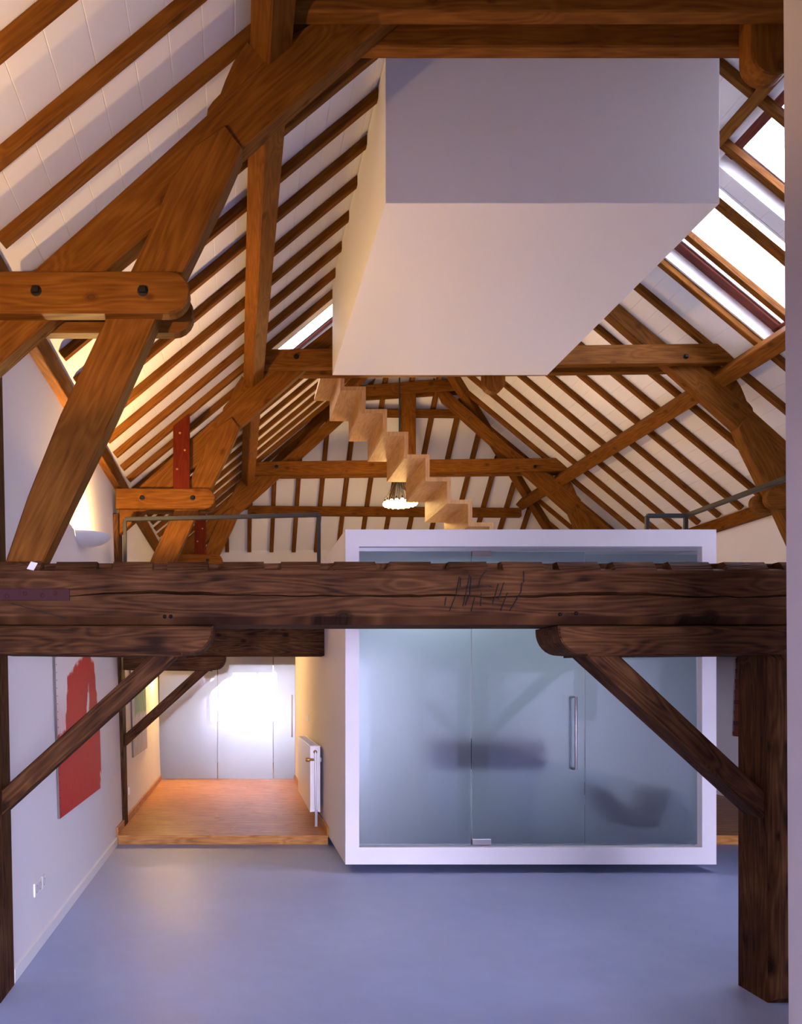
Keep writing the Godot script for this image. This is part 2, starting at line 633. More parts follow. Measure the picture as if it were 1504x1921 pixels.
func skylight(z0: float, z1: float, side: int) -> void:
	var o: Node3D
	if side == 0:
		o = thing("skylight", "roof window in the left slope beyond the hanging white box", "skylight", V(0.9, roof_y(0.9), (z0 + z1) / 2))
	else:
		o = thing("skylight", "mahogany framed roof window in the right slope " + ("beside the second truss" if z0 > 6.7 else "next but one before the second truss" if z0 > 5.6 else "just beyond the nearest truss" if z0 > 4 else "just before the nearest truss" if z0 > 2.3 else "beside the grey pier" if z0 > 1.2 else "beside the camera"), "skylight", V(4.7, roof_y(4.7), (z0 + z1) / 2), "roof windows in the right slope")
	var xa: float = SKY_LX[0] if side == 0 else SKY_RX[0]
	var xb: float = SKY_LX[1] if side == 0 else SKY_RX[1]
	var up := Vector3(-SLOPE if side == 0 else SLOPE, 1, 0).normalized()
	var lift := up * 0.07
	var pa := V(xa, roof_y(xa), 0) + lift
	var pb := V(xb, roof_y(xb), 0) + lift
	var back := Vector3(0, 0, -1)
	# reveal boards round the opening
	for q in [[pa + back * z0, pb + back * z0, 1.0], [pa + back * z1, pb + back * z1, -1.0]]:
		var st := start()
		var sh: Vector3 = back * 0.012 * float(q[2])
		bar(st, q[0] + sh, q[1] + sh, 0.02, 0.15, up, 0.0)
		part(st, "reveal_board", M.gloss, o)
	var st := start()
	for q in [pa, pb]:
		st = start()
		bar(st, q + back * z0, q + back * z1, 0.02, 0.15, up, 0.0)
		part(st, "reveal_board", M.gloss, o)
	# sash
	st = start()
	var top := up * 0.06
	var dir := (pb - pa).normalized()
	for z in [z0 + 0.075, z1 - 0.075]:
		bar(st, pa + top + back * z, pb + top + back * z, 0.10, 0.05, up, 0.006)
	bar(st, pa + dir * 0.05 + top + back * z0, pa + dir * 0.05 + top + back * z1, 0.09, 0.05, up, 0.006)
	bar(st, pb - dir * 0.05 + top + back * z0, pb - dir * 0.05 + top + back * z1, 0.09, 0.05, up, 0.006)
	var sash := part(st, "sash", M.mahogany, o)
	for z in [z0 + 0.135, z1 - 0.135]:
		st = start()
		bar(st, pa + top * 1.2 + back * z, pb + top * 1.2 + back * z, 0.02, 0.03, up, 0.003)
		part(st, "metal_strip", M.alu, sash)
	st = start()
	bar(st, pa + top * 1.5 + back * ((z0 + z1) / 2), pb + top * 1.5 + back * ((z0 + z1) / 2), z1 - z0 - 0.06, 0.006, up, 0.0)
	part(st, "pane", M.pane, o)

func slope_bar(x0: float, x1: float, z: float, w: float, d: float, drop := 0.0) -> Mesh:
	# a timber lying under the boards from x0 to x1
	var st := start()
	var s := 1.0 if x0 < XC else -1.0
	var up := Vector3(-SLOPE * s, 1, 0).normalized()
	var o := up * (-d / 2 - 0.001 - drop)
	bar(st, V(x0, roof_y(x0), z) + o, V(x1, roof_y(x1), z) + o, w, d, up, 0.006, Vector2(rng.randf(), rng.randf()) * 2)
	return st.commit()

const ORD := ["flanking", "first", "second", "third", "fourth", "fifth", "sixth", "seventh", "eighth", "ninth", "tenth", "eleventh", "twelfth", "thirteenth", "fourteenth", "fifteenth", "sixteenth"]

func rafters() -> void:
	var count := 0
	var variants := {}
	for s in 2:
		var z := 4.03 - 0.47 * 5.0
		var i := 0
		while z < 14.9:
			var lo := -1.24
			var hi := XC - 0.02
			if z > 5.1 and z < 8.05:
				hi = 0.97 if s == 0 else 2.0 * XC - 3.19
			if s == 0 and z > SKY_L[0] - 0.05 and z < SKY_L[1] + 0.05:
				hi = SKY_LX[0] - 0.02
			if z > end_z(roof_y(hi)) - 0.1:
				hi = (3.2 - 0.9 * (z - 14.3) - EAVE_Y) / SLOPE + EAVE_X - 0.12
			if hi > lo + 0.25:
				var full := absf(hi - XC) < 0.1 or z < 10
				var key := "%d %.3f %d" % [s, hi, i % 3]
				if not variants.has(key) or not full:
					var a := lo if s == 0 else 2.0 * XC - lo
					var b := hi if s == 0 else 2.0 * XC - hi
					variants[key] = slope_bar(a, b, 0.0, 0.06, 0.064)
				var o := put(variants[key], "rafter", M.rafter)
				o.position = Vector3(0, 0, -z)
				var bay := 0 if z < 4.0 else 1 if z < 8.3 else 2 if z < 12.45 else 3
				var nth: int = int(round((4.03 - z) / 0.47)) if bay == 0 else int(floor((z - [0.0, 3.99, 8.3, 12.45][bay]) / 0.47)) + 1
				tag(o, "%s rafter %s truss on the %s roof slope" % [ORD[nth], ["on the window side of the nearest", "beyond the nearest", "beyond the second", "beyond the third"][bay], ["left", "right"][s]], "rafter", ["rafters of the left slope", "rafters of the right slope"][s])
			z += 0.47
			i += 1
	# rafters of the hipped end
	var x := -0.62
	while x < 6.1:
		var d := x if x < XC else 2.0 * XC - x
		var yt := minf(EAVE_Y + SLOPE * (d - EAVE_X) - 0.1, 5.3)
		if yt > 2.75:
			var st := start()
			var nrm := Vector3(0, -1, 0.9).normalized()
			var o := nrm * 0.045
			bar(st, V(x, 2.58, end_z(2.58)) + o, V(x, yt, end_z(yt)) + o, 0.075, 0.08, nrm, 0.006, Vector2(rng.randf(), rng.randf()))
			count += 1
			tag(part(st, "end_rafter", M.rafter), "%s rafter of the white hipped end, counted from the left hip" % ORD[count], "rafter", "rafters of the hipped end")
		x += 0.425
	for s in 2:
		var st := start()
		var x0 := -0.9
		var x1 := XC - 0.05
		var p := []
		for q in [x0, x1]:
			var xx: float = q if s == 0 else 2.0 * XC - q
			p.append(V(xx, roof_y(xx) - 0.12, end_z(roof_y(xx)) - 0.10))
		bar(st, p[0], p[1], 0.12, 0.16, Vector3.UP, 0.01)
		tag(part(st, "hip_rafter", M.pine), ["stout hip rafter where the left slope meets the hipped end", "stout hip rafter where the right slope meets the hipped end"][s], "rafter")
		# purlin
		var mesh := start()
		var dirp := Vector2(0.765, 0.644) if s == 0 else Vector2(-0.765, 0.644)
		var c := Vector2(0.172 if s == 0 else 2.0 * XC - 0.172, 3.257)
		bar(mesh, V(c.x, c.y, 0.4), V(c.x, c.y, 14.15), 0.165, 0.155, Vector3(-dirp.y * 1.0, dirp.x, 0) if s == 0 else Vector3(dirp.y, -dirp.x, 0), 0.01)
		tag(part(mesh, "purlin", M.pine), ["long squared purlin carrying the left rafters, resting on the trusses", "long squared purlin carrying the right rafters, resting on the trusses"][s], "purlin")
		# wall plate
		var pl := start()
		var cx: float = -1.295 if s == 0 else 2.0 * XC + 1.295
		bar(pl, V(cx, 2.185, -2.9), V(cx, 2.185, 14.95), 0.09, 0.17, Vector3.UP, 0.006)
		tag(part(pl, "wall_plate", M.pine), ["timber wall plate along the top of the left wall", "timber wall plate along the top of the right wall"][s], "wall plate")
	var st := start()
	bar(st, V(0.2, 3.14, 14.15), V(2.0 * XC - 0.2, 3.10, 14.15), 0.13, 0.16, Vector3.UP, 0.01)
	tag(part(st, "end_purlin", M.rafter), "level purlin across the rafters of the hipped end", "purlin")
	st = start()
	bar(st, V(1.55, 4.42, 12.72), V(2.0 * XC - 1.55, 4.40, 12.72), 0.10, 0.12, Vector3.UP, 0.01)
	tag(part(st, "end_collar", M.rafter), "short cross timber behind the king post at the hipped end", "timber")
	# trimmer above the right skylights
	st = start()
	var sl := Vector3(SLOPE, 1, 0).normalized()
	bar(st, V(3.96, roof_y(3.96), 2.8) - sl * 0.10, V(3.96, roof_y(3.96), 8.1) - sl * 0.10, 0.09, 0.07, sl, 0.006)
	tag(part(st, "trimmer", M.rafter), "slim trimmer along the upper edge of the right roof windows", "timber")

func mirrored(poly: Array) -> Array:
	var r := []
	for p in poly:
		r.append(Vector2(2.0 * XC - p.x, p.y))
	return r

func bolt(o: MeshInstance3D, x: float, y: float, z: float) -> void:
	var st := start()
	lathe(st, V(x, y, z), [Vector2(0.0, 0.006), Vector2(0.026, 0.006), Vector2(0.028, 0.0)], 14, Vector3.BACK)
	box(st, x - 0.015, x + 0.015, y - 0.015, y + 0.015, z - 0.026, z - 0.004, 0.003)
	part(st, "bolt", M.iron, o)

func rounded_beam(x0: float, x1: float, y0: float, y1: float, round_at: int, r := -1.0) -> Array:
	# a level board with one rounded end
	var h := y1 - y0
	var rad := h / 2 if r < 0 else r
	var poly := []
	if round_at > 0:
		poly = [Vector2(x0, y1), Vector2(x0, y0)]
		for k in 11:
			var a := -PI / 2 + PI * k / 10
			poly.append(Vector2(x1 - rad + cos(a) * rad, (y0 + y1) / 2 + sin(a) * h / 2))
	return poly

func truss(k: int) -> void:
	var z: float = [4.03, 8.35, 12.5][k]
	var where: String = ["nearest to the camera with the notched tie beam", "behind the hanging white box", "in front of the hipped far end"][k]
	var o := thing("roof_truss", "old bolted timber roof truss " + where, "roof truss", V(XC, -1.6, z))
	var pine: Material = M.pine
	var st: SurfaceTool
	for s in 2:
		# principal rafter
		st = start()
		var poly := [Vector2(-1.26, 1.58), Vector2(2.05, 4.52), Vector2(2.22, 4.9), Vector2(2.0, 4.70), Vector2(1.0, 3.80), Vector2(0.62, 3.50), Vector2(0.3, 3.32), Vector2(-0.152, 2.90), Vector2(-1.04, 2.10), Vector2(-1.26, 1.90)]
		prism(st, poly if s == 0 else mirrored(poly), z - 0.06, z + 0.06, 0.008, Vector2(0.75, 0.66 if s == 0 else -0.66))
		part(st, "principal_rafter", pine, o)
		# leaning strut
		st = start()
		poly = [Vector2(-1.174, 0.615), Vector2(-0.985, 0.615), Vector2(-0.8, 1.0), Vector2(-0.624, 1.364), Vector2(-0.393, 1.879), Vector2(-0.263, 2.096), Vector2(-0.07, 2.49), Vector2(0.026, 2.711), Vector2(-0.06, 2.83), Vector2(-0.22, 2.72), Vector2(-0.34, 2.54), Vector2(-0.412, 2.356), Vector2(-0.535, 2.096), Vector2(-0.651, 1.879), Vector2(-0.895, 1.364), Vector2(-1.06, 0.95)]
		prism(st, poly if s == 0 else mirrored(poly), z - 0.085, z + 0.055, 0.008, Vector2(0.42, 0.9 if s == 0 else -0.9))
		part(st, "leaning_strut", pine, o)
		# cleat under the purlin
		st = start()
		poly = [Vector2(-0.16, 2.87), Vector2(-0.15, 2.934), Vector2(-0.125, 2.97), Vector2(-0.085, 3.012), Vector2(-0.06, 3.08), Vector2(-0.02, 3.17), Vector2(0.05, 3.275), Vector2(0.165, 3.16), Vector2(0.10, 3.1)]
		prism(st, poly if s == 0 else mirrored(poly), z - 0.055, z + 0.055, 0.006, Vector2(0.5, 0.8))
		part(st, "purlin_cleat", pine, o)
		# pair of clamping boards at the wall
		for f in 2:
			st = start()
			var right_end := -0.235 if f == 0 else -0.228
			poly = rounded_beam(-1.28, right_end, 1.845, 2.055, 1)
			if s == 1:
				poly = mirrored(poly)
			var za := z - 0.15 if f == 0 else z + 0.065
			prism(st, poly, za, za + 0.085, 0.008)
			var cl := part(st, "clamp_board", pine, o)
			if f == 0:
				for bx in [-1.0, -0.47]:
					bolt(cl, bx if s == 0 else 2.0 * XC - bx, 1.955, za)
		# wall post, corbel and brace
		st = start()
		poly = [Vector2(-1.185, -1.6), Vector2(-1.25, 1.65), Vector2(-1.25, 1.8), Vector2(-1.5, 1.8), Vector2(-1.5, -1.6)] if k == 0 else [Vector2(-1.185, -1.505), Vector2(-1.25, 1.65), Vector2(-1.25, 1.8), Vector2(-1.4, 1.8), Vector2(-1.4, -1.505)]
		prism(st, poly if s == 0 else mirrored(poly), z - 0.13, z + 0.13, 0.01, Vector2(0, 1))
		part(st, "wall_post", M.oak, o)
		st = start()
		poly = corbel_poly(-1.2, -0.12)
		prism(st, poly if s == 0 else mirrored(poly), z - 0.155, z + 0.155, 0.01)
		part(st, "corbel", M.oak, o)
		st = start()
		poly = [Vector2(-0.42, 0.16), Vector2(-1.19, -0.535), Vector2(-1.19, -0.665), Vector2(-0.298, 0.145)]
		prism(st, poly if s == 0 else mirrored(poly), z - 0.10, z + 0.06, 0.008, Vector2(0.72, 0.69 if s == 0 else -0.69))
		part(st, "brace", M.oak, o)
		# red board with brass knobs beside the strut
		if k > 0 and s == 0:
			st = start()
			poly = [Vector2(-0.675, 2.055), Vector2(-0.50, 2.055), Vector2(-0.50, 2.85), Vector2(-0.675, 2.715)]
			prism(st, poly if s == 0 else mirrored(poly), z - 0.14, z - 0.09, 0.004, Vector2(0, 1))
			var rb := part(st, "red_board", M.red_board, o)
			for q in [Vector2(-0.603, 2.64), Vector2(-0.552, 2.46), Vector2(-0.632, 2.26)]:
				st = start()
				lathe(st, V(q.x if s == 0 else 2.0 * XC - q.x, q.y, z - 0.14), [Vector2(0.0, 0.012), Vector2(0.010, 0.009), Vector2(0.013, 0.0)], 12, Vector3.BACK)
				part(st, "knob", M.brass, rb)
	# collar: a pair of boards
	for f in 2:
		st = start()
		var za := z - 0.15 if f == 0 else z + 0.065
		var dy := 0.03 if k > 0 else 0.0
		var poly := [Vector2(0.2, 3.345 - dy), Vector2(5.27, 3.345 + dy), Vector2(5.06, 3.55 + dy), Vector2(0.33, 3.55 - dy)]
		prism(st, poly, za, za + 0.085, 0.008)
		var cb := part(st, "collar_board", pine, o)
		if f == 0:
			for bx in [0.62, 2.0 * XC - 0.62]:
				bolt(cb, bx, 3.44, za)
	# king post with rounded foot
	st = start()
	var kp := [Vector2(XC - 0.045, 4.75)]
	for q in 13:
		var a := PI + PI * q / 12
		kp.append(Vector2(XC + 0.07 + cos(a) * 0.115, 3.22 + sin(a) * 0.115))
	kp.append(Vector2(XC + 0.185, 4.75))
	prism(st, kp, z - 0.055, z + 0.055, 0.008, Vector2(0, 1))
	part(st, "king_post", pine, o)
	for f in 2:
		st = start()
		var za := z - 0.13 if f == 0 else z + 0.065
		prism(st, [Vector2(1.72, 4.56), Vector2(3.62, 4.68), Vector2(3.5, 4.85), Vector2(1.9, 4.73)], za, za + 0.07, 0.006)
		part(st, "upper_collar", pine, o)
	# tie beam
	if k == 0:
		var tb := part(tie_beam(z - 0.16, z + 0.16), "tie_beam", M.oak, o)
		tie_details(tb, z - 0.16)
		st = start()
		prism(st, [Vector2(2.66, -1.6), Vector2(2.66, 0.15), Vector2(2.96, 0.15), Vector2(2.96, -1.6)], z - 0.15, z + 0.15, 0.035, Vector2(0, 1))
		part(st, "middle_post", M.oak, o)
		for s in 2:
			st = start()
			var poly := corbel_poly(2.81, 1.595)
			var br := [Vector2(1.92, 0.155), Vector2(2.68, -0.56), Vector2(2.68, -0.70), Vector2(1.745, 0.15)]
			if s == 1:
				for i in poly.size():
					poly[i].x = 5.62 - poly[i].x
				for i in br.size():
					br[i].x = 5.62 - br[i].x
			prism(st, poly, z - 0.155, z + 0.155, 0.008)
			part(st, "corbel", M.oak, o)
			st = start()
			prism(st, br, z - 0.09, z + 0.08, 0.01, Vector2(0.73, -0.68 if s == 0 else 0.68))
			part(st, "brace", M.oak, o)
	else:
		st = start()
		box(st, -1.3, 0.92, 0.295, 0.61, z - 0.16, z + 0.16, 0.012)
		part(st, "tie_beam", M.oak, o)
		st = start()
		box(st, 4.07, 6.6, 0.295, 0.61, z - 0.16, z + 0.16, 0.012)
		part(st, "tie_beam", M.oak, o)

func corbel_poly(x0: float, x1: float) -> Array:
	# short bolster with a scooped end at x1
	var d := 1.0 if x1 > x0 else -1.0
	var p := [Vector2(x0, 0.29), Vector2(x0, 0.148), Vector2(x1 - d * 0.15, 0.138), Vector2(x1 - d * 0.15, 0.148)]
	for k in 9:
		var a := PI / 2 * k / 8
		p.append(Vector2(x1 - d * 0.115 + d * sin(a) * 0.115, 0.275 - cos(a) * 0.125))
	p.append(Vector2(x1, 0.29))
	return p

func tie_beam(zf: float, zb: float) -> SurfaceTool:
	var st := start()
	var n := FastNoiseLite.new()
	n.seed = 5
	n.frequency = 0.9
	var notches := []
	for i in 27:
		notches.append(-0.98 + 0.2785 * i)
	var xs := []
	var x := -1.5
	while x < 6.8:
		xs.append([x, 0])
		x += 0.04
	for a in notches:
		var w := 0.074 + 0.006 * n.get_noise_1d(a * 17.0)
		xs.append_array([[a - 0.0005, 0], [a + 0.0005, 1], [a + w - 0.0005, 1], [a + w + 0.0005, 0]])
	xs.sort_custom(func(p, q): return p[0] < q[0])
	var rows := []
	for e in xs:
		var X: float = e[0]
		var inside := false
		for a in notches:
			if X > a and X < a + 0.074:
				inside = true
		var w1 := n.get_noise_2d(X * 0.6, 3.0) * 0.010
		var w2 := n.get_noise_2d(X * 1.3, 9.0) * 0.008
		var w3 := n.get_noise_2d(X * 0.8, 21.0) * 0.012
		var crack := clampf(0.75 + n.get_noise_2d(X * 1.1, 40.0) * 1.2, 0.0, 1.0) * smoothstep(-1.0, -0.7, X)
		var yc := 0.445 + 0.035 * n.get_noise_2d(X * 0.7, 55.0) + 0.004 * n.get_noise_2d(X * 6.0, 60.0)
		var cw := 0.0085 * crack + 0.0004
		var cd := 0.045 * crack + 0.001
		var top := 0.612 + w3 * 0.4
		var cham := 0.562 + w1
		var prof: Array
		if inside:
			prof = [Vector2(zb, top), Vector2(zf + 0.095, top), Vector2(zf + 0.09, 0.574), Vector2(zf + 0.03, 0.574), Vector2(zf + 0.024, 0.572)]
		else:
			prof = [Vector2(zb, top), Vector2(zf + 0.095, top), Vector2(zf + 0.09, top), Vector2(zf + 0.045, top), Vector2(zf + 0.024, (top + cham) / 2 + 0.006)]
		prof.append_array([Vector2(zf + 0.004 + w2 * 0.3, cham), Vector2(zf + w2, 0.52), Vector2(zf + w2, yc + cw), Vector2(zf + cd, yc), Vector2(zf + w2, yc - cw), Vector2(zf + w2 * 0.6, 0.40), Vector2(zf + w1 * 0.5, 0.335 + w2), Vector2(zf + 0.035, 0.296 + w1 * 0.4), Vector2(zb - 0.02, 0.294), Vector2(zb, 0.32)])
		rows.append([X, prof])
	for i in rows.size() - 1:
		var x0: float = rows[i][0]
		var x1: float = rows[i + 1][0]
		var p: Array = rows[i][1]
		var q: Array = rows[i + 1][1]
		for j in p.size():
			var l := (j + 1) % p.size()
			var e: Vector2 = p[l] - p[j]
			var hint := Vector3(0, -e.x, -e.y)
			var c := [V(x0, p[j].y, p[j].x), V(x0, p[l].y, p[l].x), V(x1, q[l].y, q[l].x), V(x1, q[j].y, q[j].x)]
			var nn: Vector3 = (c[2] - c[0]).cross(c[3] - c[1])
			if nn.length() < 1e-12:
				continue
			nn = nn.normalized()
			if nn.dot(hint) < 0.0:
				nn = -nn
			for t in [[0, 1, 2], [0, 2, 3]]:
				var flip: bool = (c[t[1]] - c[t[0]]).cross(c[t[2]] - c[t[0]]).dot(nn) > 0.0
				for m in ([t[0], t[2], t[1]] if flip else t):
					st.set_normal(nn)
					st.set_uv(Vector2(c[m].x, c[m].y - c[m].z) + Vector2(0.3, 0.1))
					st.add_vertex(c[m])
	for r in [rows[0], rows[-1]]:
		var pts := []
		for v in r[1]:
			pts.append(V(r[0], v.y, v.x))
		face(st, pts, Vector3.LEFT if r == rows[0] else Vector3.RIGHT)
	return st

func tie_details(tb: MeshInstance3D, zf: float) -> void:
	# red iron strap with rivets
	var st := start()
	box(st, -1.3, -0.83, 0.413, 0.472, zf - 0.012, zf + 0.02, 0.002)
	var strap := part(st, "iron_strap", M.red_iron, tb)
	for x in [-1.14, -1.05, -0.965, -0.90]:
		st = start()
		lathe(st, V(x, 0.441 + 0.006 * sin(x * 40), zf - 0.012), [Vector2(0.0, 0.007), Vector2(0.008, 0.005), Vector2(0.011, 0.0)], 10, Vector3.BACK)
		part(st, "rivet", M.red_iron, strap)
	st = start()
	bar(st, V(-1.12, 0.40, zf - 0.001), V(-0.85, 0.325, zf - 0.001), 0.006, 0.004, Vector3.UP, 0.0)
	part(st, "scarf_joint", M.dark, tb)
	# paper tag on the top edge
	st = start()
	bar(st, V(-1.025, 0.566, zf - 0.006), V(-1.012, 0.606, zf + 0.022), 0.036, 0.002, Vector3(0, 0.5, 1), 0.0)
	part(st, "paper_tag", M.gloss, tb)
	# scratched marks
	for mark in [[[1.100, 0.530], [1.083, 0.440], [1.050, 0.361]], [[1.151, 0.541], [1.134, 0.457], [1.117, 0.384]], [[1.157, 0.530], [1.151, 0.446], [1.128, 0.389]], [[1.235, 0.564], [1.204, 0.525], [1.193, 0.474]], [[1.207, 0.451], [1.204, 0.384]], [[1.176, 0.429], [1.157, 0.356]], [[1.292, 0.496], [1.275, 0.434], [1.263, 0.395]], [[1.320, 0.502], [1.292, 0.417]], [[1.337, 0.451], [1.303, 0.361]], [[1.410, 0.502], [1.404, 0.457], [1.365, 0.389], [1.348, 0.361]], [[1.418, 0.558], [1.418, 0.502]], [[1.033, 0.429], [1.027, 0.389]], [[1.106, 0.525], [1.103, 0.48]], [[1.246, 0.485], [1.262, 0.48]]]:
		st = start()
		for i in mark.size() - 1:
			bar(st, V(mark[i][0], mark[i][1], zf - 0.007), V(mark[i + 1][0], mark[i + 1][1], zf - 0.007), 0.0035, 0.006, Vector3.BACK, 0.0)
		part(st, "scratched_mark", M.dark, tb)
	for q in [[-0.36, 0.335], [-0.33, 0.335], [1.60, 0.345], [1.68, 0.350]]:
		st = start()
		lathe(st, V(q[0] * 1.0, q[1], zf - 0.004), [Vector2(0.0, 0.006), Vector2(0.008, 0.004), Vector2(0.011, -0.01)], 10, Vector3.BACK)
		part(st, "nail_head", M.iron, tb)

func hanging_box() -> void:
	var o := thing("hanging_box", "large plain white box hanging from the roof between two trusses", "hanging room", V(2.08, 3.172, 6.58))
	var st := start()
	prism(st, [Vector2(0.9775, 3.172), Vector2(3.182, 3.172), Vector2(3.182, roof_y(3.182) - 0.005), Vector2(XC, roof_y(XC) - 0.005), Vector2(0.9775, roof_y(0.9775) - 0.005)], 5.15, 8.02, 0.003)
	part(st, "shell", M.white, o)

func white_box() -> void:
	var base := V(2.48, -1.6, 6.6)
	var o := thing("white_box_room", "white box room with a frosted glass front standing on the blue floor", "glazed box", base)
	var x0 := 0.914
	var x1 := 4.05
	var y0 := -1.527
	var y1 := 1.306
	var zf := 6.6
	var zb := 12.3
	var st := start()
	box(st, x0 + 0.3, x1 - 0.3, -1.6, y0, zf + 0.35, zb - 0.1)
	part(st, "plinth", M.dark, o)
	var ox0 := 1.03
	var ox1 := 3.93
	var oy0 := -1.383
	var oy1 := 1.162
	st = start()
	box(st, x0, ox0, y0, y1, zf, zb, 0.0, Vector3.UP)
	part(st, "side_wall", M.white, o)
	st = start()
	box(st, ox1, x1, y0, y1, zf, zb, 0.0, Vector3.UP)
	part(st, "side_wall", M.white, o)
	st = start()
	box(st, ox0, ox1, y0, oy0, zf, zb)
	part(st, "floor_slab", M.white, o)
	st = start()
	box(st, ox0, ox1, oy0, oy0 + 0.012, zf + 0.1, zb - 0.12)
	part(st, "carpet", M.carpet, o)
	st = start()
	box(st, ox0, ox1, oy1, y1, zf, zb)
	part(st, "roof_slab", M.white, o)
	st = start()
	box(st, ox0, ox1, oy0, oy1, zb - 0.12, zb)
	part(st, "back_wall", M.white, o)
	# three sheets of frosted glass; the middle one is the door
	var zg := zf + 0.07
	var cuts := [[ox0, 1.997, zg], [2.003, 2.967, zg], [2.973, ox1, zg]]
	for i in 3:
		st = start()
		box(st, cuts[i][0] + 0.001, cuts[i][1] - 0.001, oy0 + 0.012, oy1 - (0.055 if i == 2 else 0.03), cuts[i][2], cuts[i][2] + 0.012)
		var g := part(st, "glass_door" if i == 1 else "glass_panel", M.frosted, o)
		if i == 1:
			for y in [[1.088, 1.135], [-1.375, -1.325]]:
				st = start()
				box(st, 2.005, 2.165, y[0], y[1], zg - 0.014, zg + 0.026, 0.003)
				part(st, "patch_fitting", M.steel, g)
			st = start()
			tube(st, [V(2.87, -0.11, zg), V(2.87, -0.11, zg - 0.055), V(2.87, -0.725, zg - 0.055), V(2.87, -0.725, zg)], 0.011, 10)
			part(st, "handle", M.steel, g)
			st = start()
			tube(st, [V(2.87, -0.11, zg + 0.012), V(2.87, -0.11, zg + 0.067), V(2.87, -0.725, zg + 0.067), V(2.87, -0.725, zg + 0.012)], 0.011, 10)
			part(st, "handle", M.steel, g)
	st = start()
	box(st, ox0, ox1, oy1 - 0.028, oy1, zg - 0.004, zg + 0.02)
	part(st, "glazing_channel", M.alu, o)
	# furniture seen blurred through the glass
	var d := thing("sideboard", "long dark sideboard blurred behind the frosted glass", "sideboard", V(2.27, -1.37, 7.15))
	st = start()
	box(st, 1.80, 2.74, -0.76, -0.51, 6.95, 7.35, 0.01)
	part(st, "body", M.charcoal, d)
	st = start()
	for x in [1.9, 2.64]:
		for z in [7.0, 7.3]:
			box(st, x - 0.015, x + 0.015, oy0 + 0.012, -0.76, z - 0.015, z + 0.015, 0.0, Vector3.UP)
	part(st, "leg", M.steel, d)
	var c := thing("lounge_chair", "dark sling chair blurred behind the right frosted pane", "chair", V(3.5, oy0 + 0.012, 7.1))
	st = start()
	prism(st, [Vector2(3.18, -0.93), Vector2(3.26, -0.92), Vector2(3.48, -1.16), Vector2(3.66, -1.16), Vector2(3.78, -0.95), Vector2(3.82, -0.96), Vector2(3.70, -1.26), Vector2(3.44, -1.26)], 6.86, 7.36, 0.01)
	part(st, "seat", M.charcoal, c)
	st = start()
	for z in [6.89, 7.33]:
		tube(st, [V(3.4, oy0 + 0.012, z), V(3.5, -1.24, z), V(3.64, -1.24, z), V(3.74, oy0 + 0.012, z)], 0.012)
	part(st, "leg", M.steel, c)

func stair() -> void:
	var z0 := 8.56
	var z1 := 9.56
	var run := 0.2335
	var rise := 0.2485
	var th := 0.045
	var o := thing("folded_stair", "pale veneered folded stair descending from the hanging box to the white box roof", "stair", V(3.0, 1.306, 9.06))
	for k in range(-1, 8):
		var x := 1.175 + run * k
		var y := 3.263 - rise * k
		var st := start()
		box(st, x + (0.0 if k == -1 else -th), x + run, y - th, y, z0, z1, 0.001, Vector3.BACK)
		part(st, "tread", M.stair, o)
		st = start()
		var yb := y - rise if k < 7 else 1.306
		box(st, x + run - th, x + run, yb if k == 7 else yb, y - th, z0, z1, 0.001, Vector3.BACK)
		part(st, "riser", M.stair, o)

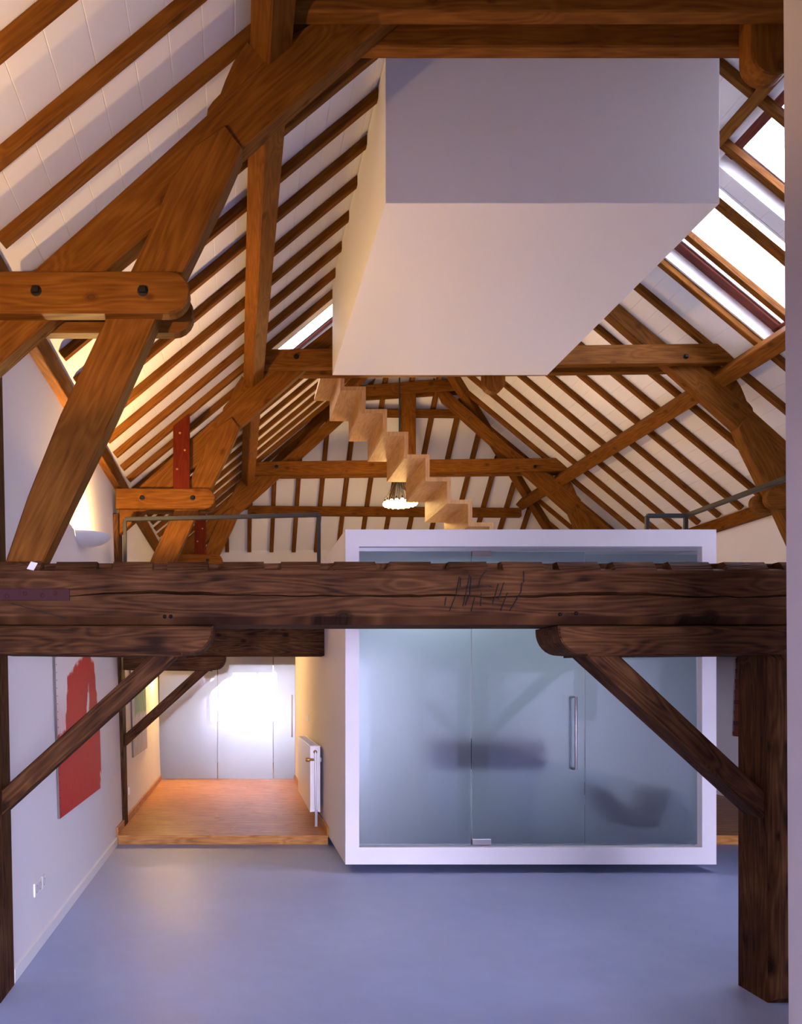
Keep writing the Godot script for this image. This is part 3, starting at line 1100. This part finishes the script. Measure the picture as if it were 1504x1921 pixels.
func passage() -> void:
	# raised plank floors either side of the white box
	for s in 2:
		var x0 := -1.205 if s == 0 else 4.05
		var x1 := 0.914 if s == 0 else 6.535
		var o := thing("plank_platform", ["honey plank floor raised one step in the passage with the radiator", "honey plank floor raised one step on the brick wall side of the white box"][s], "wooden floor", V((x0 + x1) / 2, -1.6, 7.76))
		var st := start()
		box(st, x0 + 0.02, x1 - 0.01, -1.6, -1.527, 7.78, 15.0)
		part(st, "step_riser", M.plank, o)
		var z := 7.756
		var i := 0
		var zend := 14.98
		while z < zend:
			var z2 := minf(z + 0.14, zend)
			st = start()
			box(st, x0 + 0.01, x1 - 0.005, -1.527 - 0.0005, -1.505 - 0.0006 * rng.randf(), z + 0.0008, z2 - 0.0008, 0.0015)
			part(st, "plank", M.plank, o)
			z = z2
			i += 1
		st = start()
		if s == 0:
			box(st, -1.207, -1.185, -1.505, -1.43, 7.77, 8.2, 0.002, Vector3.BACK)
			box(st, -1.207, -1.185, -1.505, -1.43, 8.5, 12.28, 0.002, Vector3.BACK)
			part(st, "skirting", M.plank, o)
			st = start()
			box(st, 0.892, 0.914, -1.505, -1.43, 7.77, 12.28, 0.002, Vector3.BACK)
			part(st, "skirting", M.plank, o)
	# glass wall across the end of the passage
	var g := thing("glass_partition", "bright frosted glass partition closing the end of the passage", "glass wall", V(-0.15, -1.505, 12.3))
	for c in [[-1.23, -0.315], [-0.305, 0.56], [0.57, 0.91]]:
		var st := start()
		box(st, c[0], c[1], -1.495, 0.6, 12.30, 12.312)
		var p := part(st, "glass_door" if c[0] > 0.5 else "glass_panel", M.etched, g)
		if c[0] > 0.5:
			st = start()
			tube(st, [V(0.86 - 0.0, -0.18, 12.3), V(0.86, -0.18, 12.24), V(0.86, -0.83, 12.24), V(0.86, -0.83, 12.3)], 0.012, 10)
			part(st, "handle", M.steel, p)
	# radiator
	var r := thing("panel_radiator", "white panel radiator on the side of the white box in the passage", "radiator", V(0.85, -1.4, 9.0))
	var st := start()
	box(st, 0.77, 0.785, -1.36, -0.66, 8.28, 9.9, 0.004, Vector3.BACK)
	box(st, 0.865, 0.88, -1.36, -0.66, 8.28, 9.9, 0.004, Vector3.BACK)
	part(st, "panel", M.gloss, r)
	st = start()
	box(st, 0.77, 0.88, -1.355, -0.665, 8.27, 8.29, 0.004, Vector3.UP)
	part(st, "end_cover", M.gloss, r)
	st = start()
	for i in 30:
		var z := 8.32 + i * 0.053
		box(st, 0.786, 0.864, -0.668, -0.66, z, z + 0.012)
	box(st, 0.766, 0.884, -0.664, -0.656, 8.28, 8.3)
	part(st, "top_grille", M.gloss, r)
	st = start()
	box(st, 0.878, 0.914, -0.85, -0.8, 8.5, 8.54)
	box(st, 0.878, 0.914, -0.85, -0.8, 9.6, 9.64)
	part(st, "bracket", M.gloss, r)
	st = start()
	tube(st, [V(0.825, -0.72, 8.27), V(0.825, -0.72, 8.235), V(0.825, -1.505, 8.235)], 0.008, 8)
	tube(st, [V(0.825, -1.33, 8.27), V(0.825, -1.33, 8.245)], 0.016, 8)
	tube(st, [V(0.84, -1.33, 8.245), V(0.84, -1.505, 8.245)], 0.008, 8)
	part(st, "pipe", M.alu, r)
	st = start()
	lathe(st, V(0.825, -0.72, 8.268), [Vector2(0.0, 0.02), Vector2(0.018, 0.02), Vector2(0.02, 0.0)], 12, Vector3.BACK)
	lathe(st, V(0.81, -0.80, 8.235), [Vector2(0.0, 0.09), Vector2(0.02, 0.088), Vector2(0.024, 0.05), Vector2(0.014, 0.045), Vector2(0.012, 0.0)], 12, Vector3.LEFT)
	part(st, "valve", M.brass, r)

func rail(path: Array, called_label: String) -> void:
	var o := thing("railing", called_label, "railing", path[0])
	var st := start()
	for i in path.size() - 1:
		if absf((path[i + 1] - path[i]).normalized().y) < 0.5:
			bar(st, path[i], path[i + 1], 0.04, 0.04, Vector3.UP, 0.003)
	part(st, "top_rail", M.black, o)
	for p in path:
		st = start()
		bar(st, p, Vector3(p.x, 0.70 + EYE, p.z), 0.035, 0.035, Vector3.BACK, 0.003)
		part(st, "post", M.black, o)

func gallery() -> void:
	for q in [[-1.2, 6.55, -5.9, 0.55, "white edged upper floor above the camera and the back windows"], [-1.25, 0.914, 7.75, 15.0, "white edged upper floor over the passage with the radiator"], [4.05, 6.6, 7.7, 15.0, "white edged upper floor beyond the white box on the brick side"], [4.45, 6.6, 2.9, 7.7, "white edged gallery floor along the right wall beside the white box"]]:
		var st := start()
		box(st, q[0], q[1], 0.615, 0.70, q[2], q[3], 0.003)
		tag(part(st, "upper_floor", M.white), q[4], "upper floor")
	rail([V(-1.13, 1.655, 7.85), V(0.82, 1.70, 7.85)], "black steel railing across the passage before the second truss")
	rail([V(4.02, 1.65, 7.66), V(4.40, 1.65, 7.66), V(4.43, 1.65, 3.0)], "black steel railing of the right gallery beside the white box")

func lamps() -> void:
	# wall sconce
	var c := V(-1.29, 1.225, 6.45)
	for q in 2:
		var z := 6.45 if q == 0 else 2.3
		c = V(-1.292, 1.225, z)
		var o := thing("wall_sconce", "white half bowl wall lamp throwing warm light up the left wall" if q == 0 else "white half bowl wall lamp on the left wall beside the camera", "wall lamp", c)
		var st := start()
		var prof := [Vector2(0.25, 0.0), Vector2(0.245, -0.012), Vector2(0.225, -0.035), Vector2(0.18, -0.062), Vector2(0.11, -0.082), Vector2(0.04, -0.09), Vector2(0.0, -0.091)]
		lathe(st, c, prof, 24, Vector3.UP, 0.0, PI, 1.0)
		var inner := []
		for p in prof:
			inner.append(Vector2(p.x * 0.975, p.y + 0.006))
		part(st, "bowl", M.gloss, o)
		st = start()
		lathe(st, c + Vector3(0.08, -0.03, 0), [Vector2(0.0, -0.03), Vector2(0.02, -0.02), Vector2(0.022, 0.0), Vector2(0.012, 0.022), Vector2(0.0, 0.026)], 12)
		part(st, "bulb", M.bulb, o)
		lamp_light(c + Vector3(0.08, -0.03, 0), WARM, 4.2 if q == 0 else 1.9, 0.02)
	# cluster of bulbs on gathered flexes
	var p := V(2.295, 2.545, 11.0)
	var o := thing("bulb_cluster_lamp", "hanging cluster of small lit bulbs on gathered black flexes behind the stair", "pendant lamp", p)
	var knot := p + Vector3(-0.01, 0.42, 0)
	var st := start()
	tube(st, [knot, knot + Vector3(0.0, 0.15, 0), Vector3(knot.x, roof_y(knot.x) + EYE - 0.005, -11.0)], 0.011, 8)
	part(st, "flex_bundle", M.black, o)
	var spots := [Vector2.ZERO]
	for ring in 3:
		var n := 6 * (ring + 1)
		for i in n:
			spots.append(Vector2.from_angle(TAU * i / n + ring * 0.3) * 0.072 * (ring + 1))
	var ball := SphereMesh.new()
	ball.radius = 0.027
	ball.height = 0.06
	ball.radial_segments = 12
	ball.rings = 8
	for s in spots:
		var at: Vector3 = p + Vector3(s.x, -0.02 + 0.35 * s.length_squared(), s.y)
		var b := put(ball, "bulb", M.bulb, o)
		b.position = at - p
		st = start()
		tube(st, [at + Vector3(0, 0.025, 0), at + Vector3(0, 0.06, 0)], 0.011, 6)
		tube(st, [at + Vector3(0, 0.06, 0), at.lerp(knot, 0.55) + Vector3(0, 0.02, 0), knot], 0.003, 4)
		part(st, "flex", M.black, o)
	lamp_light(p + Vector3(0, -0.06, 0), WARM, 2.8, 0.2)
	# passage lamp over the picture, and the lamp inside the white box
	var w := thing("passage_lamp", "small ceiling lamp under the upper floor at the end of the passage", "ceiling lamp", V(-0.95, 0.6, 11.5))
	st = start()
	lathe(st, V(-0.95, 0.575, 11.5), [Vector2(0.0, -0.035), Vector2(0.03, -0.03), Vector2(0.045, 0.0), Vector2(0.045, 0.035)], 16)
	part(st, "bulb", M.bulb, w)
	lamp_light(V(-0.95, 0.52, 11.5), WARM, 2.3, 0.12)
	var b := thing("ceiling_light_panel", "opal light panel in the ceiling of the white box behind the frosted glass", "ceiling lamp", V(2.5, 1.14, 10.0))
	st = start()
	box(st, 1.55, 3.45, 1.135, 1.16, 8.4, 11.6, 0.004)
	part(st, "frame", M.gloss, b)
	st = start()
	box(st, 1.6, 3.4, 1.125, 1.136, 8.45, 11.55)
	part(st, "light_diffuser", M.opal, b)
	area_light(V(2.5, 1.115, 10.0), Vector3(0, -1, 0), 3.1, 1.8, Color(0.93, 0.95, 1.0), 1.5)

func pictures() -> void:
	var W := 512
	var n := FastNoiseLite.new()
	n.seed = 3
	n.frequency = 0.02
	var fine := FastNoiseLite.new()
	fine.seed = 9
	fine.frequency = 0.25
	var im := Image.create(W, W, false, Image.FORMAT_RGB8)
	var region := PackedVector2Array([Vector2(0.70, 0.27), Vector2(0.86, 0.31), Vector2(0.93, 0.45), Vector2(0.96, 0.60), Vector2(1.05, 0.66), Vector2(1.05, 0.90), Vector2(0.97, 0.92), Vector2(0.95, 1.05), Vector2(-0.05, 1.05), Vector2(-0.05, 0.66), Vector2(0.14, 0.64), Vector2(0.19, 0.54), Vector2(0.23, 0.40), Vector2(0.42, 0.34)])
	for y in W:
		for x in W:
			var u := float(x) / W
			var v := float(y) / W
			var streak := fine.get_noise_2d(x * 1.0, y * 0.06)
			var q := Vector2(u + n.get_noise_2d(x, y) * 0.03 + streak * 0.015, v + n.get_noise_2d(x + 500, y) * 0.02 + fine.get_noise_2d(x * 0.8, 7.0) * 0.03)
			var canvas := Color(0.86, 0.84, 0.84)
			var wash := clampf(0.28 * smoothstep(0.45, 0.62, v) * (0.6 + streak) * (1.0 if u < 0.5 else 0.3), 0.0, 1.0)
			var col := canvas.lerp(Color(0.78, 0.25, 0.27), wash)
			if Geometry2D.is_point_in_polygon(q, region):
				col = Color(0.67, 0.025, 0.055).lerp(Color(0.77, 0.10, 0.125), clampf(0.35 + streak * 0.9, 0.0, 1.0))
				var gap := Vector2((u - 0.69 + (v - 0.52) * 0.35) / 0.03, (v - 0.54) / 0.09).length()
				if gap < 1.0 + streak * 0.8:
					col = canvas
			im.set_pixel(x, y, col)
	var m := plain("red brushwork on canvas", Color.WHITE, 0.6)
	m.albedo_texture = ImageTexture.create_from_image(im)
	picture("red_painting", "large unframed canvas with a broad red brush shape on the left wall", 5.32, 6.95, -0.92, 0.70, m)
	im = Image.create(256, 256, false, Image.FORMAT_RGB8)
	for y in 256:
		for x in 256:
			var s := fine.get_noise_2d(x * 1.2, y * 0.05)
			var e := 0.64 + n.get_noise_1d(x * 3.0) * 0.06
			var col := Color(0.50, 0.48, 0.50).lerp(Color(0.78, 0.76, 0.78), clampf(0.35 + s * 0.9, 0, 1))
			if y / 256.0 < e and x > 40:
				col = Color(0.16, 0.36, 0.08).lerp(Color(0.45, 0.60, 0.22), clampf(0.4 + s, 0, 1))
			im.set_pixel(x, y, col)
	m = plain("green and grey brushwork on canvas", Color.WHITE, 0.6)
	m.albedo_texture = ImageTexture.create_from_image(im)
	picture("green_painting", "green and grey painting on the passage wall beyond the second truss", 9.1, 10.5, -0.86, 0.5, m)

func picture(called: String, label: String, z0: float, z1: float, y0: float, y1: float, m: Material) -> void:
	var wall := func(y: float) -> float: return -1.205 - (y + 1.6) * 0.0313
	var xf: float = wall.call(y0) + 0.018
	var o := thing(called, label, "painting", V(xf, y0, (z0 + z1) / 2))
	var st := start()
	prism(st, [Vector2(wall.call(y0) + 0.002, y0), Vector2(xf, y0), Vector2(wall.call(y1) + 0.018, y1), Vector2(wall.call(y1) + 0.002, y1)], z0, z1, 0.0)
	part(st, "canvas", M.canvas, o)
	st = start()
	var xt: float = wall.call(y1) + 0.0195
	var xb: float = xf + 0.0015
	var p := [V(xb, y0, z0), V(xb, y0, z1), V(xt, y1, z1), V(xt, y1, z0)]
	var uv := [Vector2(0, 1), Vector2(1, 1), Vector2(1, 0), Vector2(0, 0)]
	for t in [0, 2, 1, 0, 3, 2]:
		st.set_normal(Vector3.RIGHT)
		st.set_uv(uv[t])
		st.add_vertex(p[t])
	part(st, "paint", m, o)
	if called == "red_painting":
		for i in 30:
			st = start()
			var y := lerpf(y0 + 0.03, y1 - 0.03, i / 29.0)
			lathe(st, V(wall.call(y) + 0.0195, y, z0 + 0.025), [Vector2(0.0, 0.003), Vector2(0.006, 0.0)], 6, Vector3.RIGHT)
			part(st, "tack", M.iron, o)

func details() -> void:
	# sockets on the left wall and in the passage
	for q in [[4.66, 4.82, "double white wall socket low on the left wall"], [4.84, 4.92, "single white wall socket beside the double one on the left wall"]]:
		var o := thing("wall_socket", q[2], "socket", V(-1.21, -1.26, q[0]))
		var st := start()
		box(st, -1.217, -1.206, -1.275, -1.195, q[0], q[1], 0.003, Vector3.BACK)
		part(st, "plate", M.gloss, o)
		var n := 2 if q[1] - q[0] > 0.1 else 1
		for i in n:
			var zz: float = q[0] + 0.04 + i * 0.08
			st = start()
			lathe(st, V(-1.206, -1.235, zz), [Vector2(0.0, -0.008), Vector2(0.018, -0.008), Vector2(0.02, 0.0008), Vector2(0.024, 0.001)], 16, Vector3.RIGHT)
			part(st, "socket_well", M.grey_wall, o)
	var sw := thing("light_switch", "small white switch on the side of the white box above the radiator", "switch", V(0.91, -0.48, 10.04))
	var sst := start()
	box(sst, 0.902, 0.914, -0.48, -0.40, 10.0, 10.08, 0.003, Vector3.BACK)
	part(sst, "plate", M.gloss, sw)
	var o := thing("light_switch", "small white switch low on the passage wall", "switch", V(-1.21, -1.2, 8.75))
	var st := start()
	box(st, -1.222, -1.207, -1.24, -1.16, 8.72, 8.80, 0.003, Vector3.BACK)
	part(st, "plate", M.gloss, o)
